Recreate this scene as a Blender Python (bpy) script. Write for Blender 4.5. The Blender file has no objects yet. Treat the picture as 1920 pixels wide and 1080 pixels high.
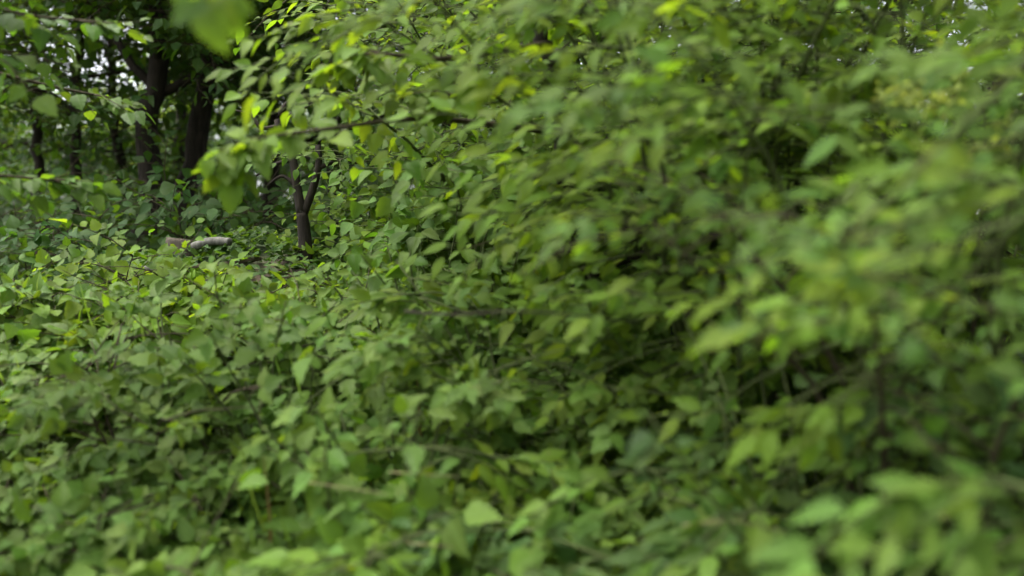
import bpy, math
import numpy as np
from mathutils import Vector

SC = bpy.context.scene
COL = SC.collection
R = math.radians

# ------------------------------------------------------------------ camera
CAM = np.array((0.0, 0.0, 2.4))
FPX = 960 / math.tan(R(30))
cd = bpy.data.cameras.new('camera')
cam = bpy.data.objects.new('camera', cd)
COL.objects.link(cam)
cam.location = CAM
cam.rotation_euler = (R(90), 0, 0)
cd.sensor_width = 36
cd.angle = R(60)
cd.clip_start = 0.05
cd.clip_end = 2000
cd.dof.use_dof = True
cd.dof.focus_distance = 4.4
cd.dof.aperture_fstop = 1.0
SC.camera = cam

# ------------------------------------------------------------------ light
SUN_EL, SUN_AZ = 64, 272          # azimuth from +Y (into the picture), clockwise
w = bpy.data.worlds.new('World')
SC.world = w
w.use_nodes = True
nt = w.node_tree
nt.nodes.clear()
sky = nt.nodes.new('ShaderNodeTexSky')
sky.sky_type = 'NISHITA'
sky.sun_disc = False
sky.sun_elevation = R(SUN_EL)
sky.sun_rotation = R(SUN_AZ)
sky.dust_density = 6
sky.ozone_density = 1
hs = nt.nodes.new('ShaderNodeHueSaturation')
hs.inputs['Saturation'].default_value = 0.30
bg = nt.nodes.new('ShaderNodeBackground')
bg.inputs['Strength'].default_value = 0.15
ow = nt.nodes.new('ShaderNodeOutputWorld')
nt.links.new(sky.outputs[0], hs.inputs['Color'])
nt.links.new(hs.outputs[0], bg.inputs['Color'])
nt.links.new(bg.outputs[0], ow.inputs[0])
sd = bpy.data.lights.new('sun', 'SUN')
sd.energy = 1.3
sd.angle = R(24)
sd.color = (1.0, 0.96, 0.88)
sun = bpy.data.objects.new('sun', sd)
COL.objects.link(sun)
sv = Vector((math.sin(R(SUN_AZ)) * math.cos(R(SUN_EL)), math.cos(R(SUN_AZ)) * math.cos(R(SUN_EL)), math.sin(R(SUN_EL))))
sun.rotation_euler = sv.to_track_quat('Z', 'Y').to_euler()
sun.location = sv * 30
vs = SC.view_settings
vs.view_transform = 'Standard'
vs.look = 'None'
vs.exposure = 2.05
vs.gamma = 1
cy = SC.cycles
cy.max_bounces = 7
cy.diffuse_bounces = 4
cy.glossy_bounces = 2
cy.transmission_bounces = 5
cy.transparent_max_bounces = 4
cy.use_denoising = True


# ------------------------------------------------------------------ helpers
def P(px, py, d):
    """the world point at depth d seen at photo pixel (px, py)"""
    return np.array(((px - 960) / FPX * d, d, CAM[2] - (py - 540) / FPX * d))


def nrm(a):
    return a / np.maximum(np.linalg.norm(a, axis=-1, keepdims=True), 1e-9)


def smooth(t):
    t = np.clip(t, 0, 1)
    return t * t * (3 - 2 * t)


def H(x, y):
    """ground height: ballast level by the line, a bank, then the level wood floor"""
    x = np.asarray(x, float)
    y = np.asarray(y, float)
    h = 0.85 + 1.35 * smooth((y - 0.9) / 3.4) + 0.03 * np.clip(y - 4, 0, 14)
    h = h + 0.30 * np.exp(-((x + 1.52) ** 2 / 0.5 + (y - 4.75) ** 2 / 0.35))      # hump at the wood edge
    b = np.clip(y - 1.2, 0, 1) * np.clip((60 - y) / 40, 0, 1)
    h = h + b * (0.07 * np.sin(1.3 * x + 0.6 * y) + 0.05 * np.sin(2.9 * x - 1.7 * y + 1) + 0.03 * np.sin(5.1 * x + 4.3 * y))
    return h


def mesh_obj(name, V, loops, sizes, mat, parent=None, uv=None, flat=False, extra=None):
    V, loops, sizes = np.asarray(V), np.asarray(loops).ravel(), np.asarray(sizes).ravel()
    n_main = len(sizes)
    if extra is not None:                # woody shoots of the same spray, second material
        eV, el, es, emat = extra
        loops = np.concatenate((loops, np.asarray(el).ravel() + len(V)))
        sizes = np.concatenate((sizes, np.asarray(es).ravel()))
        V = np.concatenate((V, eV))
        if uv is not None:
            uv = np.concatenate((uv, np.zeros((len(eV), 2))))
    me = bpy.data.meshes.new(name)
    V = np.ascontiguousarray(V, np.float32)
    me.vertices.add(len(V))
    me.vertices.foreach_set('co', V.ravel())
    loops = np.ascontiguousarray(loops, np.int32).ravel()
    sizes = np.ascontiguousarray(sizes, np.int32).ravel()
    me.loops.add(len(loops))
    me.loops.foreach_set('vertex_index', loops)
    me.polygons.add(len(sizes))
    st = np.concatenate(([0], np.cumsum(sizes)[:-1])).astype(np.int32)
    me.polygons.foreach_set('loop_start', st)
    me.polygons.foreach_set('loop_total', sizes)
    if uv is not None:
        ul = me.uv_layers.new(name='UVMap')
        ul.data.foreach_set('uv', np.ascontiguousarray(uv[loops], np.float32).ravel())
    me.update(calc_edges=True)
    me.polygons.foreach_set('use_smooth', np.full(len(sizes), not flat))
    me.materials.append(mat)
    if extra is not None:
        me.materials.append(emat)
        me.polygons.foreach_set('material_index', (np.arange(len(sizes)) >= n_main).astype(np.int32))
    o = bpy.data.objects.new(name, me)
    COL.objects.link(o)
    if parent is not None:
        o.parent = parent
    return o


def tag(o, label=None, cat=None, group=None, kind=None):
    if label: o['label'] = label
    if cat: o['category'] = cat
    if group: o['group'] = group
    if kind: o['kind'] = kind
    return o


def empty(name, loc, label, cat, group=None):
    o = bpy.data.objects.new(name, None)
    COL.objects.link(o)
    o.empty_display_size = 0.2
    o.location = loc
    return tag(o, label, cat, group)


# --- leaves ---------------------------------------------------------------
def template(n, shape, serr=0.0):
    t = np.linspace(0, 1, n + 1)
    if shape == 'ovate':
        wd = np.sin(np.pi * t ** 0.72) * (1 - 0.25 * t)
    elif shape == 'round':
        wd = np.sin(np.pi * t ** 0.85) ** 0.62
    elif shape == 'lance':
        wd = np.sin(np.pi * t ** 0.8)
    else:                                    # cordate
        wd = np.sin(np.pi * t ** 0.60) ** 0.8 * (1 - 0.15 * t)
    wd = wd / wd.max() * 0.5
    if serr:
        j = np.where(np.arange(n + 1) % 2 == 1, 1 + serr, 1 - serr)
        wd = wd * j
    wd[0] = wd[-1] = 0
    V = [(ti, 0.0) for ti in t]
    back = 0.03 if serr else 0.0
    V += [(t[i] - (back if i % 2 == 0 else -back), wd[i]) for i in range(1, n)]
    V += [(t[i] - (back if i % 2 == 0 else -back), -wd[i]) for i in range(1, n)]
    L0, R0 = n + 1, n + 1 + n - 1
    lo, sz = [], []
    for s0, flip in ((L0, False), (R0, True)):
        fs = [(0, 1, s0)]
        fs += [(i, i + 1, s0 + i, s0 + i - 1) for i in range(1, n - 1)]
        fs += [(n - 1, n, s0 + n - 2)]
        for f in fs:
            f = f[::-1] if flip else f
            lo += list(f)
            sz.append(len(f))
    return np.array(V), np.array(lo), np.array(sz)


TPL = {
    'hazel': template(9, 'cordate', 0.06),
    'bramble': template(8, 'ovate', 0.08),
    'nettle': template(8, 'cordate', 0.09),
    'thorn': template(4, 'ovate'),
    'grass': template(6, 'lance'),
    'tree': template(3, 'ovate'),
    'mid': template(5, 'ovate'),
}


# hollows in the growth where few leaves stand: centre, half sizes
HOLLOWS = [(P(*c), np.array(r) * 1.35) for c, r in (
    ((150, 500, 3.6), (0.20, 0.35, 0.07)), ((270, 615, 3.0), (0.16, 0.35, 0.06)), ((500, 755, 2.6), (0.20, 0.35, 0.045)),
    ((430, 980, 2.2), (0.17, 0.3, 0.06)), ((800, 825, 2.4), (0.14, 0.3, 0.05)), ((760, 880, 2.3), (0.12, 0.3, 0.04)),
    ((1020, 695, 2.5), (0.14, 0.3, 0.05)), ((1500, 680, 2.0), (0.17, 0.35, 0.05)), ((1400, 865, 1.9), (0.2, 0.35, 0.045)),
    ((1860, 215, 2.4), (0.15, 0.5, 0.10)), ((1720, 480, 2.2), (0.2, 0.35, 0.05)), ((1190, 390, 3.3), (0.2, 0.4, 0.07)),
    ((830, 455, 3.5), (0.16, 0.35, 0.06)), ((340, 840, 2.5), (0.12, 0.3, 0.04)), ((1640, 70, 2.5), (0.16, 0.4, 0.05)),
    ((1240, 690, 2.2), (0.12, 0.3, 0.06)), ((100, 700, 2.8), (0.10, 0.3, 0.04)), ((1640, 960, 1.8), (0.16, 0.3, 0.04)), ((330, 600, 3.1), (0.10, 0.3, 0.05)), ((560, 690, 2.75), (0.16, 0.3, 0.03)), ((60, 830, 2.5), (0.14, 0.3, 0.04)), ((640, 560, 3.1), (0.13, 0.3, 0.035)))]


class Leaves:
    def __init__(self, rng, off=(0, 0, 0)):
        self.off = np.array(off)
        self.rng = rng
        self.a = []

    def add(self, pos, d, nv, L, W):
        d = nrm(d)
        nv = nv - (nv * d).sum(-1, keepdims=True) * d
        nv = nrm(nv)
        N = len(pos)
        L, W = np.broadcast_to(L, (N,)), np.broadcast_to(W, (N,))
        wp = pos + self.off
        g = np.full(N, 9.0)
        for c, r in HOLLOWS:
            g = np.minimum(g, (((wp - c) / r) ** 2).sum(-1))
        k = (g > 1) | (self.rng.random(N) < 0.05)
        self.a.append((pos[k], d[k], nv[k], L[k], W[k]))

    def build(self, name, tpl, mat, parent, droop=0.22, fold=0.20, extra=None):
        T, lo, sz = TPL[tpl]
        pos, d, nv, L, W = [np.concatenate(x) for x in zip(*self.a)]
        N, k = len(pos), len(T)
        side = np.cross(nv, d)
        r = self.rng
        dr = (droop * r.uniform(0.1, 1.9, N))[:, None]
        fo = (fold * r.uniform(-0.3, 1.8, N))[:, None]
        tw = r.normal(0, 0.25, N)[:, None]
        t, s = T[:, 0][None], T[:, 1][None]
        z3 = -L[:, None] * dr * t ** 2 + W[:, None] * 1.3 * (fo * np.abs(s) + tw * s * t)
        V = (pos[:, None] + (L[:, None] * t)[..., None] * d[:, None]
             + (W[:, None] * s)[..., None] * side[:, None]
             + z3[..., None] * nv[:, None])
        uv = np.tile(np.stack((T[:, 1] + 0.5, T[:, 0]), -1), (N, 1))
        loops = (lo[None] + (np.arange(N) * k)[:, None]).ravel()
        return mesh_obj(name, V.reshape(-1, 3), loops, np.tile(sz, N), mat, parent, uv, extra=extra)


def canes(rng, p0, d0, L, n, grav, wob):
    """M bending shoots, vectorised: (M, n+1, 3) points"""
    M = len(p0)
    p, d = p0.copy(), nrm(d0)
    out = [p]
    step = (np.broadcast_to(L, (M,)) / n)[:, None]
    for i in range(n):
        d = d + rng.normal(0, wob, (M, 3))
        d[:, 2] -= grav
        d = nrm(d)
        p = p + d * step
        out.append(p)
    return np.stack(out, 1)


def sample(pts, t):
    """points and tangents at parameters t (M, K) along (M, n+1, 3)"""
    n = pts.shape[1] - 1
    f = np.clip(t, 0, 1) * n
    i = np.minimum(f.astype(int), n - 1)
    u = (f - i)[..., None]
    m = np.arange(len(pts))[:, None]
    a, b = pts[m, i], pts[m, i + 1]
    return a * (1 - u) + b * u, nrm(b - a)


def leaf_rows(F, pts, K, t0, L, W, bias, rnd, droop=0.25, spread=0.9, tri=False, tip=True, fwd=0.55):
    rng = F.rng
    M = len(pts)
    t = np.linspace(t0, 1, K)[None] + rng.normal(0, 0.25 / K, (M, K))
    q, T = sample(pts, t)
    q, T = q.reshape(-1, 3), T.reshape(-1, 3)
    N = len(q)
    b = nrm(np.array(bias) + rng.normal(0, rnd, (N, 3)))
    sgn = np.where((np.arange(K)[None] + rng.integers(0, 2, (M, 1))) % 2 == 0, 1.0, -1.0).ravel()[:, None]
    if tip:
        tp = np.tile(np.arange(K) == K - 1, M)[:, None]
        sgn = np.where(tp, sgn * 0.15, sgn)
    side = nrm(np.cross(T, b))
    d = nrm(T * fwd + side * sgn * spread + np.array((0, 0, -droop)) + rng.normal(0, 0.22, (N, 3)))
    sc = rng.uniform(0.42, 1.22, N)
    l, wd = L * sc, W * sc * rng.uniform(0.85, 1.15, N)
    q = q + d * (0.25 * l)[:, None]
    if not tri:
        F.add(q, d, b, l, wd)
        return
    b2 = nrm(b - (b * d).sum(-1, keepdims=True) * d)
    s2 = np.cross(b2, d)
    q = q + d * (0.35 * l)[:, None]
    F.add(q + d * (0.12 * l)[:, None], d, b, l, wd)
    for sg in (1, -1):
        F.add(q, nrm(d * 0.35 + s2 * sg + rng.normal(0, 0.1, (N, 3))), b + rng.normal(0, 0.15, (N, 3)), l * 0.85, wd * 0.85)


def tubes(name, pts, r0, r1, mat, parent=None, sides=5, rough=0.0, rng=None, raw=False):
    """tapered tubes along (M, n+1, 3)"""
    M, n1, _ = pts.shape
    tan = np.gradient(pts, axis=1)
    tan = nrm(tan)
    ref = np.where(np.abs(tan[..., 2:3]) > 0.9, np.array((1.0, 0, 0)), np.array((0, 0, 1.0)))
    u = nrm(np.cross(tan, ref))
    v = np.cross(tan, u)
    r0 = np.broadcast_to(r0, (M,))[:, None]
    r1 = np.broadcast_to(r1, (M,))[:, None]
    tt = np.linspace(0, 1, n1)[None]
    rad = r0 * (1 - tt) + r1 * tt
    ang = np.arange(sides) * 2 * np.pi / sides
    rr = np.broadcast_to(rad[..., None], (M, n1, sides)).copy()
    if rough:
        rr *= 1 + rng.normal(0, rough, (M, n1, sides))
    ring = pts[:, :, None] + rr[..., None] * (np.cos(ang)[:, None] * u[:, :, None] + np.sin(ang)[:, None] * v[:, :, None])
    V = ring.reshape(-1, 3)
    m, i, k = np.meshgrid(np.arange(M), np.arange(n1 - 1), np.arange(sides), indexing='ij')
    a = (m * n1 + i) * sides + k
    b = (m * n1 + i) * sides + (k + 1) % sides
    quads = np.stack((a, b, b + sides, a + sides), -1).reshape(-1, 4)
    loops = [quads.ravel()]
    sizes = [np.full(len(quads), 4)]
    for end in (0, n1 - 1):
        c = (np.arange(M)[:, None] * n1 + end) * sides + np.arange(sides)[None]
        loops.append((c if end else c[:, ::-1]).ravel())
        sizes.append(np.full(M, sides))
    if raw:
        return V, np.concatenate(loops), np.concatenate(sizes), mat
    return mesh_obj(name, V, np.concatenate(loops), np.concatenate(sizes), mat, parent)


def resample(ctrl, n):
    """smooth curve through control points"""
    c = np.array(ctrl, float)
    k = len(c)
    t = np.linspace(0, k - 1, n)
    i = np.clip(t.astype(int), 0, k - 2)
    u = (t - i)[:, None]
    p0, p1, p2, p3 = c[np.maximum(i - 1, 0)], c[i], c[i + 1], c[np.minimum(i + 2, k - 1)]
    return 0.5 * (2 * p1 + (p2 - p0) * u + (2 * p0 - 5 * p1 + 4 * p2 - p3) * u ** 2 + (3 * p1 - p0 - 3 * p2 + p3) * u ** 3)


# ------------------------------------------------------------------ materials
def leaf_mat(name, base, trans, tr=0.42, rough=0.5, spec=0.16, hue=0.016, brown=0.0):
    m = bpy.data.materials.new(name)
    m.use_nodes = True
    t = m.node_tree
    t.nodes.clear()
    N, K = t.nodes.new, t.links.new
    out = N('ShaderNodeOutputMaterial')
    geo = N('ShaderNodeNewGeometry')
    uv = N('ShaderNodeUVMap')
    sep = N('ShaderNodeSeparateXYZ')
    K(uv.outputs[0], sep.inputs[0])

    def math_(op, a, b=None, c=None):
        n = N('ShaderNodeMath')
        n.operation = op
        for i, x in enumerate((a, b, c)):
            if x is None: continue
            if isinstance(x, (int, float)): n.inputs[i].default_value = x
            else: K(x, n.inputs[i])
        return n.outputs[0]
    # veins: midrib and slanting side veins, from the leaf's own UV
    au = math_('ABSOLUTE', math_('SUBTRACT', sep.outputs[0], 0.5))
    rib = math_('LESS_THAN', au, 0.018)
    ph = math_('SUBTRACT', math_('MULTIPLY', sep.outputs[1], 8.0), math_('MULTIPLY', au, 7.0))
    sv_ = math_('GREATER_THAN', math_('SINE', math_('MULTIPLY', ph, 6.283)), 0.93)
    vein = math_('MAXIMUM', rib, math_('MULTIPLY', sv_, 0.5))
    # hue / value per leaf and per clump
    noi = N('ShaderNodeTexNoise')
    noi.inputs['Scale'].default_value = 1.6
    K(geo.outputs['Position'], noi.inputs['Vector'])
    rnd = geo.outputs['Random Per Island']
    mixr = math_('ADD', math_('MULTIPLY', math_('SUBTRACT', rnd, 0.5), 2 * hue), math_('MULTIPLY', math_('SUBTRACT', noi.outputs[0], 0.5), 2.2 * hue))
    hue_v = math_('ADD', 0.5, mixr)
    rnd2 = math_('FRACT', math_('MULTIPLY', rnd, 17.31))
    val_v = math_('ADD', 0.72, math_('MULTIPLY', rnd2, 0.56))
    rnd3 = math_('FRACT', math_('MULTIPLY', rnd, 91.7))
    isb = math_('LESS_THAN', rnd3, brown)
    mot = N('ShaderNodeTexNoise')
    mot.inputs['Scale'].default_value = 55
    mot.inputs['Detail'].default_value = 3
    K(geo.outputs['Position'], mot.inputs['Vector'])
    val_v = math_('MULTIPLY', val_v, math_('ADD', 0.78, math_('MULTIPLY', mot.outputs[0], 0.44)))
    spot = math_('MULTIPLY', math_('GREATER_THAN', mot.outputs[0], 0.70), math_('GREATER_THAN', rnd3, 0.6))
    isb = math_('MAXIMUM', isb, math_('MULTIPLY', spot, 0.6))

    def tint(col, veincol):
        h = N('ShaderNodeHueSaturation')
        h.inputs['Color'].default_value = (*col, 1)
        K(hue_v, h.inputs['Hue'])
        K(val_v, h.inputs['Value'])
        b = N('ShaderNodeMix'); b.data_type = 'RGBA'
        K(isb, b.inputs[0]); K(h.outputs[0], b.inputs[6]); b.inputs[7].default_value = (0.15, 0.10, 0.035, 1)
        x = N('ShaderNodeMix'); x.data_type = 'RGBA'
        K(math_('MULTIPLY', vein, 0.6), x.inputs[0]); K(b.outputs[2], x.inputs[6]); x.inputs[7].default_value = (*veincol, 1)
        return x.outputs[2]
    pb = N('ShaderNodeBsdfPrincipled')
    K(tint(base, tuple(min(1, c * 1.8 + 0.02) for c in base)), pb.inputs['Base Color'])
    pb.inputs['Roughness'].default_value = rough
    pb.inputs['Specular IOR Level'].default_value = spec
    bmp = N('ShaderNodeBump')
    bmp.inputs['Strength'].default_value = 0.35
    bmp.inputs['Distance'].default_value = 0.004
    K(math_('SUBTRACT', math_('SINE', math_('MULTIPLY', ph, 6.283)), math_('MULTIPLY', rib, 1.5)), bmp.inputs['Height'])
    K(bmp.outputs[0], pb.inputs['Normal'])
    tb = N('ShaderNodeBsdfTranslucent')
    K(tint(trans, tuple(c * 0.6 for c in trans)), tb.inputs['Color'])
    mx = N('ShaderNodeMixShader')
    mx.inputs[0].default_value = tr
    K(pb.outputs[0], mx.inputs[1]); K(tb.outputs[0], mx.inputs[2])
    K(mx.outputs[0], out.inputs[0])
    return m


def bark_mat(name, c0, c1, scale=9, bump=0.6):
    m = bpy.data.materials.new(name)
    m.use_nodes = True
    t = m.node_tree
    N, K = t.nodes.new, t.links.new
    pb = t.nodes['Principled BSDF']
    tc = N('ShaderNodeTexCoord')
    mp = N('ShaderNodeMapping')
    mp.inputs['Scale'].default_value = (scale, scale, scale * 0.18)
    K(tc.outputs['Object'], mp.inputs[0])
    n1 = N('ShaderNodeTexNoise')
    n1.inputs['Scale'].default_value = 3
    n1.inputs['Detail'].default_value = 8
    n1.inputs['Roughness'].default_value = 0.7
    K(mp.outputs[0], n1.inputs[0])
    cr = N('ShaderNodeValToRGB')
    cr.color_ramp.elements[0].position = 0.35
    cr.color_ramp.elements[0].color = (*c0, 1)
    cr.color_ramp.elements[1].position = 0.68
    cr.color_ramp.elements[1].color = (*c1, 1)
    K(n1.outputs[0], cr.inputs[0])
    K(cr.outputs[0], pb.inputs['Base Color'])
    pb.inputs['Roughness'].default_value = 0.9
    pb.inputs['Specular IOR Level'].default_value = 0.2
    b = N('ShaderNodeBump')
    b.inputs['Strength'].default_value = bump
    b.inputs['Distance'].default_value = 0.03
    K(n1.outputs[0], b.inputs['Height'])
    K(b.outputs[0], pb.inputs['Normal'])
    return m


M = {
    'hazel': leaf_mat('hazel leaf', (0.067, 0.123, 0.016), (0.17, 0.31, 0.012), 0.34),
    'lime': leaf_mat('young lime green leaf', (0.088, 0.146, 0.013), (0.24, 0.37, 0.010), 0.42),
    'bramble': leaf_mat('bramble leaf', (0.064, 0.114, 0.016), (0.17, 0.30, 0.012), 0.30, brown=0.0),
    'nettle': leaf_mat('nettle leaf', (0.065, 0.120, 0.016), (0.17, 0.31, 0.012), 0.30, rough=0.5),
    'thorn': leaf_mat('hawthorn leaf', (0.050, 0.098, 0.014), (0.22, 0.36, 0.01), 0.40),
    'pale': leaf_mat('pale shoot leaf', (0.20, 0.25, 0.06), (0.45, 0.52, 0.06), 0.45),
    'ivy': leaf_mat('dark ivy green leaf', (0.036, 0.072, 0.013), (0.10, 0.19, 0.008), 0.30),  # creeping ivy, and bushes and nettles at right with shade painted into the leaf
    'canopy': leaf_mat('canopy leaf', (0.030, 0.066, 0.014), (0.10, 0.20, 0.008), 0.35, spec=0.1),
    'grass': leaf_mat('grass blade', (0.075, 0.120, 0.030), (0.20, 0.32, 0.03), 0.35, brown=0.02),
    'bark': bark_mat('dark ridged bark', (0.009, 0.007, 0.005), (0.036, 0.029, 0.021)),
    'twig': bark_mat('brown twig bark', (0.022, 0.018, 0.010), (0.065, 0.052, 0.028), 30, 0.2),
    'green_stem': bark_mat('green stem', (0.035, 0.05, 0.014), (0.07, 0.085, 0.028), 30, 0.1),
    'pale_wood': bark_mat('weathered pale wood', (0.045, 0.043, 0.034), (0.18, 0.175, 0.155), 14, 0.3),
    'stump': bark_mat('rotting brown wood', (0.035, 0.028, 0.02), (0.12, 0.10, 0.075), 10, 0.6),
    'wet': bark_mat('dark wet twig', (0.008, 0.006, 0.004), (0.028, 0.02, 0.014), 30, 0.2),
    'straw': bark_mat('dry straw stem', (0.10, 0.095, 0.04), (0.22, 0.20, 0.10), 40, 0.1),
}


def soil_mat():
    m = bpy.data.materials.new('leaf litter soil')
    m.use_nodes = True
    t = m.node_tree
    N, K = t.nodes.new, t.links.new
    pb = t.nodes['Principled BSDF']
    tc = N('ShaderNodeTexCoord')
    n1 = N('ShaderNodeTexNoise'); n1.inputs['Scale'].default_value = 14; n1.inputs['Detail'].default_value = 10
    n2 = N('ShaderNodeTexNoise'); n2.inputs['Scale'].default_value = 1.1; n2.inputs['Detail'].default_value = 4
    K(tc.outputs['Object'], n1.inputs[0]); K(tc.outputs['Object'], n2.inputs[0])
    cr = N('ShaderNodeValToRGB')
    cr.color_ramp.elements[0].position = 0.3; cr.color_ramp.elements[0].color = (0.020, 0.015, 0.009, 1)
    cr.color_ramp.elements[1].position = 0.72; cr.color_ramp.elements[1].color = (0.085, 0.058, 0.034, 1)
    K(n1.outputs[0], cr.inputs[0])
    x = N('ShaderNodeMix'); x.data_type = 'RGBA'
    c2 = N('ShaderNodeValToRGB')
    c2.color_ramp.elements[0].position = 0.42; c2.color_ramp.elements[1].position = 0.62
    K(n2.outputs[0], c2.inputs[0]); K(c2.outputs[0], x.inputs[0])
    K(cr.outputs[0], x.inputs[6]); x.inputs[7].default_value = (0.035, 0.060, 0.016, 1)
    K(x.outputs[2], pb.inputs['Base Color'])
    pb.inputs['Roughness'].default_value = 0.95
    b = N('ShaderNodeBump'); b.inputs['Strength'].default_value = 0.7; b.inputs['Distance'].default_value = 0.04
    K(n1.outputs[0], b.inputs['Height']); K(b.outputs[0], pb.inputs['Normal'])
    return m


# ------------------------------------------------------------------ ground
def axis(a, b, fine0, fine1, step, grow=1.25):
    v = list(np.arange(fine0, fine1 + 1e-6, step))
    s = step
    while v[-1] < b:
        s *= grow; v.append(v[-1] + s)
    s = step
    while v[0] > a:
        s *= grow; v.insert(0, v[0] - s)
    return np.array(v)


gx, gy = axis(-400, 400, -5, 5, 0.12), axis(-200, 700, 0.4, 9, 0.10)
X, Y = np.meshgrid(gx, gy, indexing='ij')
gr = np.random.default_rng(1)
Z = H(X, Y) + gr.normal(0, 0.012, X.shape) * (Y > 1)
na, nb = X.shape
i, j = np.meshgrid(np.arange(na - 1), np.arange(nb - 1), indexing='ij')
a = i * nb + j
ground = mesh_obj('ground', np.stack((X, Y, Z), -1).reshape(-1, 3), np.stack((a, a + nb, a + nb + 1, a + 1), -1).reshape(-1, 4), np.full(a.size, 4), soil_mat())
tag(ground, 'brown leaf litter bank rising to the wood floor', 'ground', kind='structure')

# ------------------------------------------------------------------ plants
FRONT = (0.0, -0.55, 0.75)          # verge leaves turn up and out to the open line
KIND = {                             # leaf length, width, leaves per shoot, trifoliate
    'hazel': dict(tpl='hazel', L=0.080, W=0.056, K=9, tri=False, mat='hazel'),
    'lime': dict(tpl='hazel', L=0.072, W=0.050, K=9, tri=False, mat='lime'),
    'bramble': dict(tpl='bramble', L=0.060, W=0.044, K=6, tri=True, mat='bramble'),
    'nettle': dict(tpl='nettle', L=0.074, W=0.044, K=11, tri=False, mat='nettle'),
    'thorn': dict(tpl='thorn', L=0.042, W=0.030, K=9, tri=False, mat='thorn'),
    'elm': dict(tpl='mid', L=0.066, W=0.042, K=8, tri=False, mat='hazel'),
    'limeelm': dict(tpl='mid', L=0.064, W=0.044, K=8, tri=False, mat='lime'),
    'sweep': dict(tpl='mid', L=0.078, W=0.034, K=11, tri=False, mat='hazel'),
    'darksweep': dict(tpl='mid', L=0.074, W=0.036, K=11, tri=False, mat='ivy'),  # sweep with the shade of the right bank put into its leaf colour
    'darknettle': dict(tpl='nettle', L=0.074, W=0.044, K=11, tri=False, mat='ivy'),  # same nettle, its leaves coloured darker to stand in for shade
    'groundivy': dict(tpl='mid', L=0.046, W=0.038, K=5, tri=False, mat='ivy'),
    'limesweep': dict(tpl='mid', L=0.076, W=0.034, K=11, tri=False, mat='lime'),
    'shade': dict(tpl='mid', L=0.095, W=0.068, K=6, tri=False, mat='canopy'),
}


def shrub(name, label, cat, group, x, y, height, spread, ncane, ntwig, kind, seed, twig=0.38, tilt=0.45, grav=0.10, lean=(0, -0.15), stem_mat='twig', low=0.15, size=1.0):
    rng = np.random.default_rng(seed)
    k = dict(KIND[kind])
    k['L'] *= size
    k['W'] *= size
    sw = 'sweep' in kind
    base = np.array((x, y, float(H(x, y)) - 0.03))
    root = empty(name, base, label, cat, group)
    ang = rng.uniform(0, 2 * np.pi, ncane)
    off = rng.uniform(0.1, 1, ncane) ** 0.6 * spread * 0.45
    p0 = np.stack((np.cos(ang) * off, np.sin(ang) * off, np.zeros(ncane)), -1)
    p0[:, 2] = H(x + p0[:, 0], y + p0[:, 1]) - 0.03 - base[2]
    tl = tilt * rng.uniform(0.2, 1.2, ncane)
    d0 = np.stack((np.cos(ang) * tl + lean[0], np.sin(ang) * tl + lean[1], np.ones(ncane)), -1)
    c = canes(rng, p0, d0, height * rng.uniform(0.75, 1.25, ncane), 9, grav, 0.10)
    F = Leaves(rng, base)
    if 'nettle' in kind:
        leaf_rows(F, c, k['K'], low + 0.1, k['L'], k['W'], FRONT, 0.35, droop=0.45)
        leaf_rows(F, c, k['K'], low + 0.1, k['L'] * 0.9, k['W'], FRONT, 0.35, droop=0.45)
    else:
        leaf_rows(F, c, k['K'], 0.35, k['L'], k['W'], FRONT, 0.42, tri=k['tri'])
    ex = None
    tubes('stem', c, 0.004 + 0.005 * height, 0.0022, M[stem_mat], root)
    if ntwig:
        t = rng.uniform(low, 1.0, (ncane, ntwig)) ** 0.8
        q, T = sample(c, t)
        q, T = q.reshape(-1, 3), T.reshape(-1, 3)
        n = len(q)
        a2 = rng.uniform(0, 2 * np.pi, n)
        rd = np.stack((np.cos(a2), np.sin(a2) - 0.35, rng.uniform(-0.15, 0.6, n)), -1)
        if sw:      # layered sprays held out sideways, along the line
            rd = np.stack((np.where(rng.random(n) < 0.65, -1, 1) * rng.uniform(0.8, 1.5, n), rng.normal(-0.25, 0.3, n), rng.normal(-0.02, 0.16, n)), -1)
        tw = canes(rng, q, T * (0.1 if sw else 0.45) + rd, twig * rng.uniform(0.5, 1.3, n), 5, 0.09, 0.10)
        leaf_rows(F, tw, k['K'], 0.15, k['L'], k['W'], FRONT, 0.3 if sw else 0.42, tri=k['tri'], fwd=1.0 if sw else 0.55, spread=0.5 if sw else 0.9, droop=0.12 if sw else 0.25)
        ex = tubes('twig', tw, 0.0032, 0.0012, M[stem_mat], sides=4, raw=True)
    F.build('foliage', k['tpl'], M[k['mat']], root, extra=ex)
    return root


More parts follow.
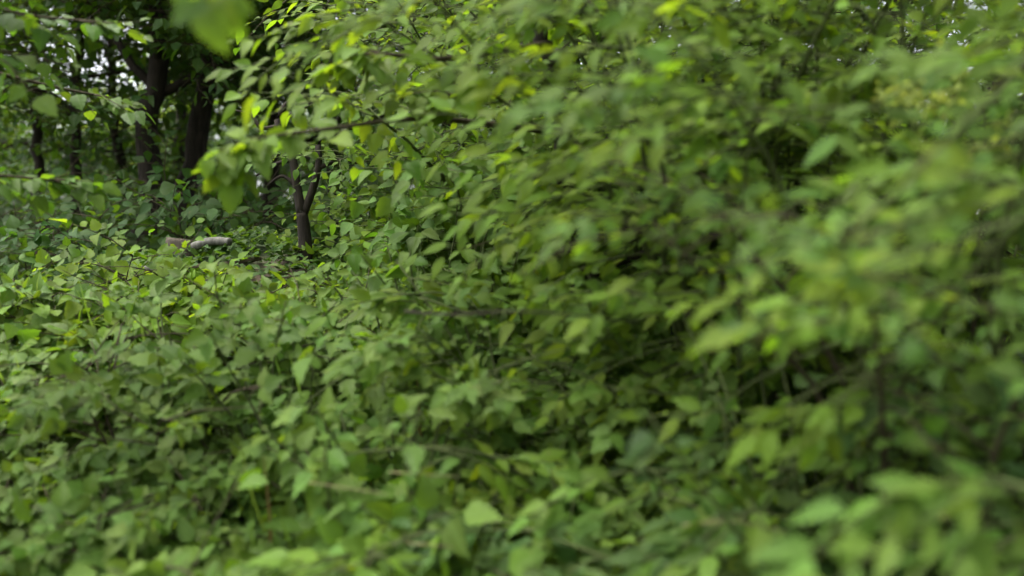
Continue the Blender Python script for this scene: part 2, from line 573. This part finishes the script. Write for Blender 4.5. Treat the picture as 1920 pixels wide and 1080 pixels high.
def tree(name, label, cat, group, ctrl, r0, r1, nlimb, limb_len, limb_from, ncl, ntw, kind, seed, crown_r=0.9, twig=0.7, loc=None, Lmul=1.0, limb_dir=None, K=None, flat=0.55, tpl='tree', rise=0.35):
    """trunk through the control points (world), limbs from it, a crown of leafy shoots round the limbs"""
    rng = np.random.default_rng(seed)
    k = KIND[kind]
    tr = resample(ctrl, 26)
    base = tr[0].copy()
    root = empty(name, base, label, cat, group)
    tr = tr - base
    tr[1:-1] += rng.normal(0, 0.02, (24, 3))
    flare = tr.copy()
    tubes('trunk', flare[None], r0, r1, M['bark'], root, sides=11, rough=0.05, rng=rng)
    # limbs
    tt = np.linspace(limb_from, 0.97, nlimb) + rng.normal(0, 0.03, nlimb)
    q, T = sample(tr[None], tt[None])
    q, T = q[0], T[0]
    a = np.arange(nlimb) * 2.4 + rng.uniform(0, 6.28)
    d = np.stack((np.cos(a), np.sin(a), np.full(nlimb, rise) + 0.5 * (tt - limb_from)), -1)
    if limb_dir is not None:
        d = d + np.array(limb_dir)
    ll = limb_len * (1.15 - 0.6 * (tt - limb_from) / (1 - limb_from)) * rng.uniform(0.8, 1.2, nlimb)
    lm = canes(rng, q, d, ll, 9, 0.02, 0.13)
    for i in range(nlimb):
        tubes('limb', lm[i:i + 1], r0 * 0.42 * (1.1 - 0.5 * tt[i]), 0.008, M['bark'], root, sides=7)
    # crown: clusters along the outer limbs
    F = Leaves(rng)
    li = rng.integers(0, nlimb, ncl)
    cq, cT = sample(lm[li], rng.uniform(0.2, 1.0, (ncl, 1)))
    cq, cT = cq[:, 0], cT[:, 0]
    cq = cq + rng.normal(0, 1, (ncl, 3)) * crown_r * np.array((0.5, 0.5, 0.33))
    cc = np.repeat(cq, ntw, 0)
    n = len(cc)
    a2 = rng.uniform(0, 2 * np.pi, n)
    dd = np.stack((np.cos(a2), np.sin(a2), rng.normal(0.1, flat * 0.5, n)), -1)
    tw = canes(rng, cc + rng.normal(0, 0.08, (n, 3)), dd, twig * rng.uniform(0.5, 1.25, n), 4, 0.06, 0.12)
    leaf_rows(F, tw, K or k['K'], 0.15, k['L'] * Lmul, k['W'] * Lmul, (0, -0.15, 0.9), 0.42)
    F.build('crown', tpl, M[k['mat']], root, extra=tubes('twig', tw, 0.005, 0.0015, M['twig'], sides=3, raw=True))
    return root, lm


def base_under(px, d, dx=0.0):
    x = (px - 960) / FPX * d + dx
    return np.array((x, d, float(H(x, d)) - 0.08))


def up(p, z, dx=0, dy=0):
    return np.array((p[0] + dx, p[1] + dy, z))


# --- the two dark leaning trunks and their neighbours in the wood
WOOD = 'trees of the dark wood'
b = base_under(268, 7.0)
tree('broadleaf_tree', 'dark leaning trunk, left one of the pair against the bright sky gaps', 'tree', WOOD,
     [b, P(276, 380, 7.0), P(288, 200, 7.0), P(306, 0, 7.0), up(P(306, 0, 7), 7.2, 0.25, 0.2), up(P(306, 0, 7), 9.6, 0.3, 0.3)],
     0.108, 0.04, 7, 2.6, 0.38, 170, 10, 'shade', 11, K=9, limb_dir=(0, 0, 0.2), twig=0.8)
b = base_under(336, 7.3)
tree('broadleaf_tree', 'thick dark trunk leaning right, right one of the pair by the sky gaps', 'tree', WOOD,
     [b, P(345, 390, 7.3), P(378, 220, 7.3), P(400, 100, 7.3), P(428, -10, 7.3), up(P(470, 0, 7.3), 7.4), up(P(500, 0, 7.3), 9.8)],
     0.106, 0.045, 7, 2.6, 0.38, 170, 10, 'shade', 12, K=9, limb_dir=(0, 0, 0.2), twig=0.8)
b = base_under(133, 8.2)
tree('broadleaf_tree', 'slim straight trunk standing left of the leaning pair', 'tree', WOOD,
     [b, P(137, 400, 8.2), P(140, 200, 8.2), P(148, 0, 8.2), up(P(160, 0, 8.2), 8.5)],
     0.06, 0.025, 6, 1.9, 0.48, 62, 9, 'shade', 13, K=9)
b = base_under(70, 8.8)
tree('broadleaf_tree', 'thin dark trunk nearest the left edge of the wood', 'tree', WOOD,
     [b, P(76, 390, 8.8), P(66, 200, 8.8), P(60, 0, 8.8), up(P(40, 0, 8.8), 8.8)],
     0.06, 0.03, 6, 2.0, 0.46, 62, 9, 'shade', 14, K=9)
b = base_under(225, 9.6)
tree('broadleaf_tree', 'faint thin trunk far back between slim trunk and leaning pair', 'tree', WOOD,
     [b, P(222, 300, 9.6), P(206, 120, 9.6), P(200, 0, 9.6), up(P(190, 0, 9.6), 9.4)],
     0.06, 0.03, 6, 2.2, 0.44, 66, 9, 'shade', 15, K=9)
for px, d, sd_, lab in ((-120, 10.5, 16, 'tree half hidden deep in the wood at its left end'),
                        (500, 10.2, 17, 'tree deep in the wood behind the bare dark branches'),
                        (620, 11.6, 18, 'tree deep in the wood behind the forked sapling'),
                        (330, 12.0, 19, 'tree seen far back through the gap between the leaning pair')):
    b = base_under(px, d)
    tree('broadleaf_tree', lab, 'tree', WOOD, [b, up(b, 5, 0.1), up(b, 10, 0.3, 0.2)], 0.11, 0.04, 8, 2.8, 0.36, 110, 9, 'shade', sd_, K=9, twig=0.9)

# --- lime green tree above the centre
b = base_under(850, 7.6)
tree('broadleaf_tree', 'bright lime green tree top centre, with slanting dark limbs', 'tree', 'trees of the bright edge',
     [b, P(840, 300, 7.6), P(850, 60, 7.6), P(865, -60, 7.6), up(P(880, 0, 7.6), 8.0)],
     0.075, 0.03, 9, 1.15, 0.30, 120, 10, 'limeelm', 21, crown_r=0.5, K=8, limb_dir=(0.35, -0.3, 0), tpl='mid')
for px, d, sd_, lab in ((1160, 7.2, 22, 'leafy tree behind the bushes right of the lime green tree'),
                        (1330, 7.0, 23, 'leafy tree behind the tall bushes of the right half'),
                        (1660, 6.4, 24, 'leafy tree rising at the upper right behind pale tipped bush'),
                        (1850, 7.6, 26, 'leafy tree farther back behind the pale tipped bush'),
                        (1740, 9.2, 27, 'leafy tree farthest back at the upper right'),
                        (1980, 6.0, 25, 'leafy tree beyond the upper right corner')):
    b = base_under(px, d)
    tree('broadleaf_tree', lab, 'tree', 'trees of the bright edge', [b, up(b, 5, 0.1), up(b, 8.5, 0.2, 0.2)], 0.09, 0.03, 9, 2.2, 0.14, 120, 10, 'elm', sd_, K=8, limb_dir=(0, -0.3, 0), tpl='mid')

# --- far row beyond the wood: copies of one tree
b = np.array((-14.2, 23.0, float(H(-14.2, 23))))
far, _ = tree('broadleaf_tree', 'far sunlit tree glimpsed through gaps in the dark wood', 'tree', 'far trees beyond the wood',
              [b, up(b, 5, 0.1), up(b, 7.2, 0.2)], 0.12, 0.04, 9, 2.6, 0.08, 210, 8, 'limeelm', 31, Lmul=2.2, twig=1.1, K=7)
for i, (x, y) in enumerate(((-12.2, 20), (-9.6, 22), (-7.0, 20.5), (-4.2, 21.5), (-1.4, 20.2), (1.6, 21.6), (4.6, 20.4), (-17.5, 20), (8.0, 21), (11.5, 20.5))):
    r = far.copy(); COL.objects.link(r)
    r.location = (x, y, float(H(x, y)) - 0.05)
    r.rotation_euler = (0, 0, 1.1 * i + 0.7)
    r.scale = (1, 1, 0.80 + 0.05 * (i % 4))
    for ch in far.children:
        c = ch.copy(); COL.objects.link(c); c.parent = r

fb = shrub('hedge_bush', 'dark hedge bush closing the far side of the wood', 'bush', 'hedge bushes behind the wood', -12, 15.5, 3.2, 1.7, 20, 20, 'shade', 35, twig=0.9, tilt=0.5, low=0.0, size=1.5)
for i in range(14):
    r = fb.copy(); COL.objects.link(r)
    x, y = (-10.2 + 1.75 * i, 15.5 + (0.7 if i % 2 else -0.4)) if i < 9 else (-9.2 + 1.5 * (i - 9), 12.6 + 0.5 * (i % 2))
    r.location = (x, y, float(H(x, y)) - 0.03)
    r.rotation_euler = (0, 0, 0.9 * (i % 3) - 0.8)
    if i >= 9: r.scale = (0.8, 0.8, 0.6)
    for ch in fb.children:
        c = ch.copy(); COL.objects.link(c); c.parent = r

# --- forked sapling with bare limbs
rng = np.random.default_rng(41)
b = base_under(572, 4.6)
sap = empty('forked_sapling', b, 'dark forked sapling with two thin stems and bare limbs at the wood edge', 'sapling')
D = 4.6
def line(pix, n=14):
    return resample([P(*p, D) if len(p) == 2 else P(*p) for p in pix], n) - b
tubes('trunk', np.array([resample([b, P(572, 455, D), P(566, 400, D)], 12) - b]), 0.042, 0.030, M['bark'], sap, sides=8)
tubes('stem', np.array([line([(566, 402), (557, 350), (547, 290), (520, 230), (545, 190), (612, 176)])]), 0.028, 0.011, M['bark'], sap, sides=7)
tubes('stem', np.array([line([(568, 404), (585, 360), (598, 310), (600, 260), (640, 215), (606, 182)])]), 0.024, 0.010, M['bark'], sap, sides=7)
for pix in ([(547, 300), (510, 310), (480, 330)], [(524, 236), (490, 240), (470, 215), (430, 205)], [(530, 225), (565, 205), (610, 176)],
            [(598, 315), (640, 300), (690, 312)], [(556, 350), (530, 330), (505, 345)]):
    tubes('limb', np.array([line(pix, 10)]), 0.014, 0.005, M['bark'], sap, sides=6)
F = Leaves(rng)
q = np.array([P(*p, D) - b for p in ((690, 312), (700, 250), (620, 130))])
q = np.repeat(q, 7, 0)
aa = rng.uniform(0, 6.28, len(q))
tw = canes(rng, q, np.stack((np.cos(aa), np.sin(aa), rng.normal(0.2, 0.3, len(q))), -1), 0.35, 4, 0.06, 0.1)
leaf_rows(F, tw, 6, 0.2, 0.07, 0.05, FRONT, 0.4)
F.build('foliage', 'mid', M['canopy'], sap, extra=tubes('twig', tw, 0.003, 0.001, M['twig'], sides=4, raw=True))

# --- shade shrubs under the wood
UND = 'shade shrubs under the wood'
for i, (px, d, h, sp, lab) in enumerate((
        (185, 6.2, 0.75, 0.8, 'deep green shade shrub below the slim straight trunk'),
        (420, 6.0, 0.95, 0.8, 'deep green shade shrub right of the leaning pair, behind the pale log'),
        (300, 5.7, 0.8, 0.7, 'deep green shade shrub at the foot of the leaning pair'),
        (20, 6.4, 0.85, 0.9, 'deep green shade shrub at the left end of the wood'),
        (520, 6.8, 0.6, 0.9, 'deep green shade shrub left of the forked sapling'),
        (650, 6.4, 0.7, 0.9, 'deep green shade shrub right of the forked sapling'))):
    shrub('shade_shrub', lab, 'shrub', UND, (px - 960) / FPX * d, d, h, sp, 11, 7, 'shade', 50 + i, twig=0.45, tilt=0.6)

# --- near hazel trees whose branches reach into the view
def reach(root, b, specs, mat0, rng, L, W, tpl='hazel'):
    for pix, nt_, tl, *mo in specs:
        mat = mo[0] if mo else mat0
        bias = (0, -0.45, 0.8) if tl > 0.1 else (0.1, -1, -0.25)
        ln = resample([P(*p) for p in pix], 14) - b
        br = tubes('branch', ln[None], 0.012, 0.003, M['twig'], root, sides=6)
        F = Leaves(rng)
        q, T = sample(ln[None], rng.uniform(0.38, 1.0, (1, nt_)) ** 0.8)
        q, T = q[0], T[0]
        a2 = rng.uniform(0, 6.28, nt_)
        tw = canes(rng, q, T * 0.9 + 0.5 * np.stack((np.cos(a2), np.sin(a2), rng.normal(-0.1, 0.3, nt_)), -1), tl * rng.uniform(0.5, 1.2, nt_), 4, 0.05, 0.08)
        leaf_rows(F, tw, 5, 0.25, L, W, bias, 0.3, droop=0.3)
        leaf_rows(F, ln[None], 8 if tl > 0.1 else 3, 0.6 if tl > 0.1 else 0.88, L, W, bias, 0.3, droop=0.3)
        F.build('foliage', tpl, M[mat], br, extra=tubes('twig', tw, 0.0028, 0.001, M['twig'], sides=4, raw=True))


rng = np.random.default_rng(61)
b = base_under(1090, 3.3)
hz, _ = tree('hazel_tree', 'many branched hazel whose lime sprays reach left across the dark wood', 'tree', None,
             [b, P(1080, 560, 3.3), P(1050, 250, 3.2), P(1030, 40, 3.1), up(P(1020, 40, 3.1), 4.4)], 0.04, 0.016, 6, 0.5, 0.25, 13, 8, 'lime', 62,
             crown_r=0.3, twig=0.3, K=7, tpl='hazel', limb_dir=(0.8, 0.2, 0))
reach(hz, b, [
    ([(1050, 250, 3.2), (850, 225, 3.0), (740, 225, 2.8), (640, 238, 2.65), (520, 254, 2.5), (455, 268, 2.45)], 11, 0.12),
    ([(1034, 80, 3.1), (840, 110, 2.9), (760, 105, 2.8), (700, 100, 2.75), (640, 108, 2.7)], 7, 0.11),
    ([(1028, 20, 3.1), (760, -200, 2.2), (560, -180, 1.7), (450, -90, 1.55), (400, -20, 1.5)], 1, 0.05, 'hazel'),
    ([(1040, 150, 3.15), (930, 160, 3.0), (870, 180, 2.95), (820, 170, 2.9)], 8, 0.14),
], 'lime', rng, 0.078, 0.056)

b = base_under(-260, 2.5)
hl, _ = tree('hazel_tree', 'hazel beyond the left edge, its leafy branch tips hanging into view', 'tree', None,
             [b, up(b, 2.6, 0.05), up(b, 3.6, 0.1), up(b, 4.6, 0.15)], 0.04, 0.016, 5, 0.45, 0.3, 14, 7, 'hazel', 64,
             crown_r=0.25, twig=0.25, K=6, tpl='hazel')
reach(hl, b, [
    ([(-240, 400, 2.5), (-120, 340, 2.7), (0, 330, 2.9), (110, 340, 3.0)], 10, 0.15),
    ([(-240, 60, 2.6), (-100, 0, 2.8), (60, 30, 2.9), (180, 40, 3.0)], 6, 0.2, 'bramble'),
    ([(-240, 160, 2.6), (-60, 130, 3.2), (110, 165, 3.5), (220, 185, 3.6)], 5, 0.16, 'bramble'),
], 'hazel', rng, 0.066, 0.048)

# --- tall bushes of the right half (px, depth, height, spread, canes, twigs, kind, label)
TALL = 'tall bushes on the bank'
tall = [
    (800, 5.0, 0.5, 0.5, 13, 7, 'limeelm', 'yellow green bush just right of the forked sapling'),
    (920, 4.6, 1.1, 0.6, 14, 12, 'hazel', 'tall round leaved bush below the lime green tree'),
    (1000, 5.2, 2.4, 0.8, 14, 12, 'limeelm', 'tall lime bush behind the many branched hazel'),
    (1190, 4.2, 2.1, 0.8, 14, 12, 'limesweep', 'tall bush with sideways sprays right of the many branched hazel'),
    (1290, 3.6, 2.2, 0.8, 14, 12, 'limesweep', 'tall yellow green bush high in the right half'),
    (1440, 3.0, 2.1, 0.7, 14, 12, 'limesweep', 'tall soft green bush left of the pale tipped bush'),
    (1560, 2.7, 2.0, 0.7, 14, 12, 'limesweep', 'long leaved bush reaching the top of the picture right of centre'),
    (2030, 2.3, 1.9, 0.5, 13, 12, 'sweep', 'long leaved tall bush at the right edge'),
    (1500, 4.6, 2.9, 1.0, 14, 12, 'sweep', 'tall bush standing behind the soft green bush'),
    (1200, 5.4, 3.0, 1.0, 14, 12, 'elm', 'tall narrow leaved bush behind the sideways sprays'),
    (1750, 3.9, 2.4, 0.9, 14, 12, 'thorn', 'dark small leaved bush in the hollow at upper right'),
]
for i, (px, d, h, sp, nc, ntw, kd, lab) in enumerate(tall):
    shrub('tall_bush', lab, 'bush', TALL, (px - 960) / FPX * d, d, h, sp, nc, ntw + 14, kd, 100 + i, stem_mat='green_stem', twig=0.45, tilt=0.35, low=0.03)

# pale tipped thorn bush, upper right
rng = np.random.default_rng(130)
d = 2.45
x = (1790 - 960) / FPX * d
pt = shrub('thorn_bush', 'thorn bush with pale yellow green shoot tips at upper right', 'bush', None, x, d, 1.75, 0.6, 12, 11, 'thorn', 131, twig=0.36, tilt=0.3)
bl = np.array(pt.location)
for px, py in ((1700, 185), (1740, 180), (1760, 200), (1690, 165), (1790, 130), (1815, 140), (1850, 275), (1830, 290), (1860, 305), (1790, 365), (1820, 372), (1725, 210), (1890, 240)):
    F = Leaves(rng)
    q = np.tile(P(px, py, 2.05 + rng.normal(0, 0.05)) - bl, (5, 1))
    aa = rng.uniform(0, 6.28, 5)
    tw = canes(rng, q, np.stack((np.cos(aa), np.sin(aa) - 0.3, rng.uniform(-0.1, 0.7, 5)), -1), 0.06, 3, 0.03, 0.1)
    leaf_rows(F, tw, 6, 0.1, 0.024, 0.014, FRONT, 0.5)
    stalk = canes(rng, q[:1] + np.array((0.05, 0.28, -0.16)), np.array(((-0.05, -0.28, 0.16),)), 0.33, 5, 0, 0)
    F.build('shoot_tip', 'thorn', M['pale'], pt, extra=tubes('stalk', stalk, 0.002, 0.001, M['green_stem'], sides=4, raw=True))

# --- low bushes on the bank
LOW = 'low bushes on the bank'
low = [   # px, d, height, spread, canes, twigs, kind, label
    (60, 3.5, 0.40, 0.6, 16, 7, 'hazel', 'round leaved low bush at the left edge under the wood'),
    (190, 3.9, 0.28, 0.6, 14, 7, 'lime', 'yellow green low bush left of the grey broken branch'),
    (400, 3.8, 0.2, 0.6, 14, 7, 'lime', 'bright yellow green low bush just in front of the pale log'),
    (640, 4.0, 0.16, 0.6, 14, 7, 'limeelm', 'small leaved yellow green bush at the foot of the forked sapling'),
    (90, 2.75, 0.55, 0.55, 15, 7, 'bramble', 'bramble bush low at the left edge of the bank'),
    (290, 3.0, 0.48, 0.6, 16, 8, 'bramble', 'bramble bush with a dark hollow, below the grey broken branch'),
    (460, 3.05, 0.50, 0.6, 16, 8, 'nettle', 'clump of fresh green nettles left of the bank middle'),
    (650, 3.5, 0.38, 0.6, 15, 8, 'bramble', 'bramble bush below the yellow green bush by the sapling'),
    (800, 3.6, 0.52, 0.6, 15, 8, 'nettle', 'tall nettles in front of the round leaved tall bush'),
    (950, 3.1, 0.65, 0.6, 15, 8, 'bramble', 'bramble bush above the level dark twig'),
    (1100, 2.7, 0.75, 0.6, 15, 8, 'limesweep', 'yellow green low bush right of the level dark twig'),
    (1270, 2.5, 0.80, 0.55, 15, 8, 'sweep', 'long leaved low bush under the tall yellow green bush'),
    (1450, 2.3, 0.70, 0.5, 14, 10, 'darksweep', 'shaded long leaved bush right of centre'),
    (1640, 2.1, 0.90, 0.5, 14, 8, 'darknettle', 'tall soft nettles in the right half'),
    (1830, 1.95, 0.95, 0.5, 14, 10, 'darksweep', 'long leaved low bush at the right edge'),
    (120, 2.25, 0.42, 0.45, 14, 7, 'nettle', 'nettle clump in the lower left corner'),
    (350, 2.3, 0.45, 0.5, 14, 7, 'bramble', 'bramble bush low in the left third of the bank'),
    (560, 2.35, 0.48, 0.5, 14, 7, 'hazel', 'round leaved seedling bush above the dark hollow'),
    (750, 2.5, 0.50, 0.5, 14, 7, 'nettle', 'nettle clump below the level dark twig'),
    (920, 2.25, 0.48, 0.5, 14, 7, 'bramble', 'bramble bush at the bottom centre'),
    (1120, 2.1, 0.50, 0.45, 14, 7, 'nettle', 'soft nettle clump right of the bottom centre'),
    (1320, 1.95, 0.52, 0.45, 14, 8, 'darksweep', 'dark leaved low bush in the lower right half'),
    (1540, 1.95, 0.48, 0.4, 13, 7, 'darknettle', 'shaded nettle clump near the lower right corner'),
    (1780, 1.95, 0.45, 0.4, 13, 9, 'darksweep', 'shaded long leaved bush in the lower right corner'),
]
CATS = {'darknettle': ('nettle_clump', 'nettles'), 'darksweep': ('low_bush', 'bush'), 'nettle': ('nettle_clump', 'nettles'), 'bramble': ('bramble_bush', 'bramble'), 'hazel': ('low_bush', 'bush'), 'lime': ('low_bush', 'bush'), 'limeelm': ('low_bush', 'bush'), 'sweep': ('low_bush', 'bush'), 'limesweep': ('low_bush', 'bush')}
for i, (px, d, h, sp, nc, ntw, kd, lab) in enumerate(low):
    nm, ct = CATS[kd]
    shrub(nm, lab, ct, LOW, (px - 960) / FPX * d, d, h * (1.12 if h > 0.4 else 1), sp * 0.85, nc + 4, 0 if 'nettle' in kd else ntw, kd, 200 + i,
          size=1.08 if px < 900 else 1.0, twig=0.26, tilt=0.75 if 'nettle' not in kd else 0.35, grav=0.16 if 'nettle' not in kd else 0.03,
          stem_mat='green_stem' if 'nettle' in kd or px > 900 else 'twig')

# --- ground cover (nobody could count it)
def cover(name, label, n, kind, seed, x0, x1, y0, y1, hmin, hmax):
    rng = np.random.default_rng(seed)
    k = KIND[kind]
    y = y0 + (y1 - y0) * rng.uniform(0, 1, n)
    x = rng.uniform(-1, 1, n) * (0.72 * y + 0.3)
    keep = (((x + 1.38) / 0.5) ** 2 + ((y - 4.2) / 0.8) ** 2 > 1) & (np.sin(x * 2.3 + seed) * np.sin(y * 2.9 + seed * 1.7) + rng.normal(0, 0.5, n) > -0.45)
    x, y = x[keep], y[keep]
    n = len(x)
    p0 = np.stack((x, y, H(x, y) - 0.02), -1)
    a2 = rng.uniform(0, 6.28, n)
    d0 = np.stack((0.5 * np.cos(a2), 0.5 * np.sin(a2) - 0.25, np.ones(n)), -1)
    c = canes(rng, p0, d0, rng.uniform(hmin, hmax, n), 6, 0.05, 0.12)
    F = Leaves(rng)
    leaf_rows(F, c, k['K'], 0.25, k['L'], k['W'], FRONT, 0.42, tri=k['tri'])
    o = F.build(name, k['tpl'], M[k['mat']], None)
    tag(o, label, 'ground cover', kind='stuff')
    return o


cover('bramble_cover', 'low creeping bramble leaves covering the whole bank', 700, 'bramble', 301, -4, 4, 1.5, 4.6, 0.12, 0.34)
cover('nettle_cover', 'young nettle leaves scattered through the bank growth', 550, 'nettle', 302, -4, 4, 1.5, 4.6, 0.15, 0.4)
cover('weed_cover', 'fine small leaved weeds threaded through the bank', 900, 'thorn', 304, -4, 4, 1.5, 4.4, 0.25, 0.5)
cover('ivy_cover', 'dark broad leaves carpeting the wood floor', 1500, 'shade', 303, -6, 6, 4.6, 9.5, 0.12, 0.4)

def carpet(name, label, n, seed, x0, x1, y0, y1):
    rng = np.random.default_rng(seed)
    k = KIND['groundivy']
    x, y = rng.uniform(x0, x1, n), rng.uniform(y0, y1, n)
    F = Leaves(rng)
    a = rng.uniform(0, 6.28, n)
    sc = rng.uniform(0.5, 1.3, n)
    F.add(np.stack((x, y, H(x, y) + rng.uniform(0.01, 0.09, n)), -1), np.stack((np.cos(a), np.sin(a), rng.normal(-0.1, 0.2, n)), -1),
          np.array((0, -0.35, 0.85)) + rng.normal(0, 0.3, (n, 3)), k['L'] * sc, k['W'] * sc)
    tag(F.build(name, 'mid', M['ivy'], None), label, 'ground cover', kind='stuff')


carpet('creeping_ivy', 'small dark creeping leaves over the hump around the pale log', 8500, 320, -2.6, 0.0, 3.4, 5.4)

rng = np.random.default_rng(310)
n = 1100
y = rng.uniform(1.5, 3.7, n)
x = rng.uniform(-1, 1, n) * (0.7 * y + 0.2)
p0 = np.stack((x, y, H(x, y) - 0.02), -1)
a2 = rng.uniform(0, 6.28, n)
F = Leaves(rng)
F.add(p0, np.stack((1.0 * np.cos(a2), 0.8 * np.sin(a2) - 0.2, np.ones(n)), -1), np.stack((np.cos(a2), np.sin(a2), np.full(n, 0.6)), -1) + 0.01, rng.uniform(0.15, 0.42, n), rng.uniform(0.006, 0.012, n))
tag(F.build('grass', 'grass', M['grass'], None, droop=0.7, fold=0.02), 'long thin grass blades arching among the bank leaves', 'grass', kind='stuff')

# --- deadwood and twigs
def single_tube(name, label, cat, pix, r0, r1, mat, sides=8, group=None, rough=0.0, n=14):
    pts = resample([P(*p) for p in pix], n)
    b = pts[0].copy()
    o = tubes(name, (pts - b)[None], r0, r1, M[mat], None, sides=sides, rough=rough, rng=np.random.default_rng(9))
    o.location = b
    return tag(o, label, cat, group)


def gp(px, d, r):
    x = (px - 960) / FPX * d
    return np.array((x, d, float(H(x, d)) + r))


def ground_tube(name, label, cat, spec, r0, r1, mat, sides=9, rough=0.03):
    pts = resample([gp(*q) for q in spec], 12)
    b = pts[0].copy()
    o = tubes(name, (pts - b)[None], r0, r1, M[mat], None, sides=sides, rough=rough, rng=np.random.default_rng(9))
    o.location = b
    return tag(o, label, cat)


ground_tube('cut_log', 'pale weathered cut log lying at the wood edge', 'log', [(362, 4.52, 0.085), (395, 4.50, 0.10), (432, 4.47, 0.10)], 0.024, 0.020, 'pale_wood', 12)
ground_tube('dead_branch', 'dark brown dead branch lying beside the pale log', 'branch', [(318, 4.40, 0.03), (400, 4.36, 0.04), (490, 4.42, 0.05)], 0.022, 0.010, 'twig')
ground_tube('broken_branch', 'pale grey broken branch end among leaves left of the log', 'branch', [(232, 4.3, 0.06), (262, 4.26, 0.08), (296, 4.26, 0.07)], 0.022, 0.017, 'pale_wood', rough=0.04)
st = gp(346, 4.8, -0.05)
pts = resample([st, up(st, st[2] + 0.10), up(st, st[2] + 0.20, 0.01)], 10)
o = tubes('tree_stump', (pts - st)[None], 0.125, 0.10, M['stump'], None, sides=14, rough=0.06, rng=np.random.default_rng(8))
o.location = st
tag(o, 'low grey brown rotting stump behind the pale log', 'stump')
single_tube('bare_twig', 'long dark bare twig lying level across the bank centre', 'twig', [(760, 584, 2.35), (850, 590, 2.2), (960, 584, 2.1), (1080, 591, 2.12), (1200, 606, 2.4)], 0.0042, 0.002, 'wet', 7)
DRY = 'dry stems on the bank'
for lab, pix in (('pale dry stem lying below the nettles at the bottom centre', [(730, 885, 2.2), (800, 890, 2.15), (860, 894, 2.15)]),
                 ('pale dry stem slanting down left of the bottom centre', [(580, 905, 2.1), (650, 915, 2.1), (730, 928, 2.1)]),
                 ('short dry stem low between nettle clump and centre bramble', [(760, 1018, 2.05), (810, 1022, 2.0), (850, 1026, 2.0)]),
                 ('thin dry stem across the shaded right half of the bank', [(1280, 985, 1.85), (1380, 978, 1.8), (1480, 999, 1.8)])):
    single_tube('dry_stem', lab, 'stem', pix, 0.0022, 0.001, 'straw', 5, DRY)
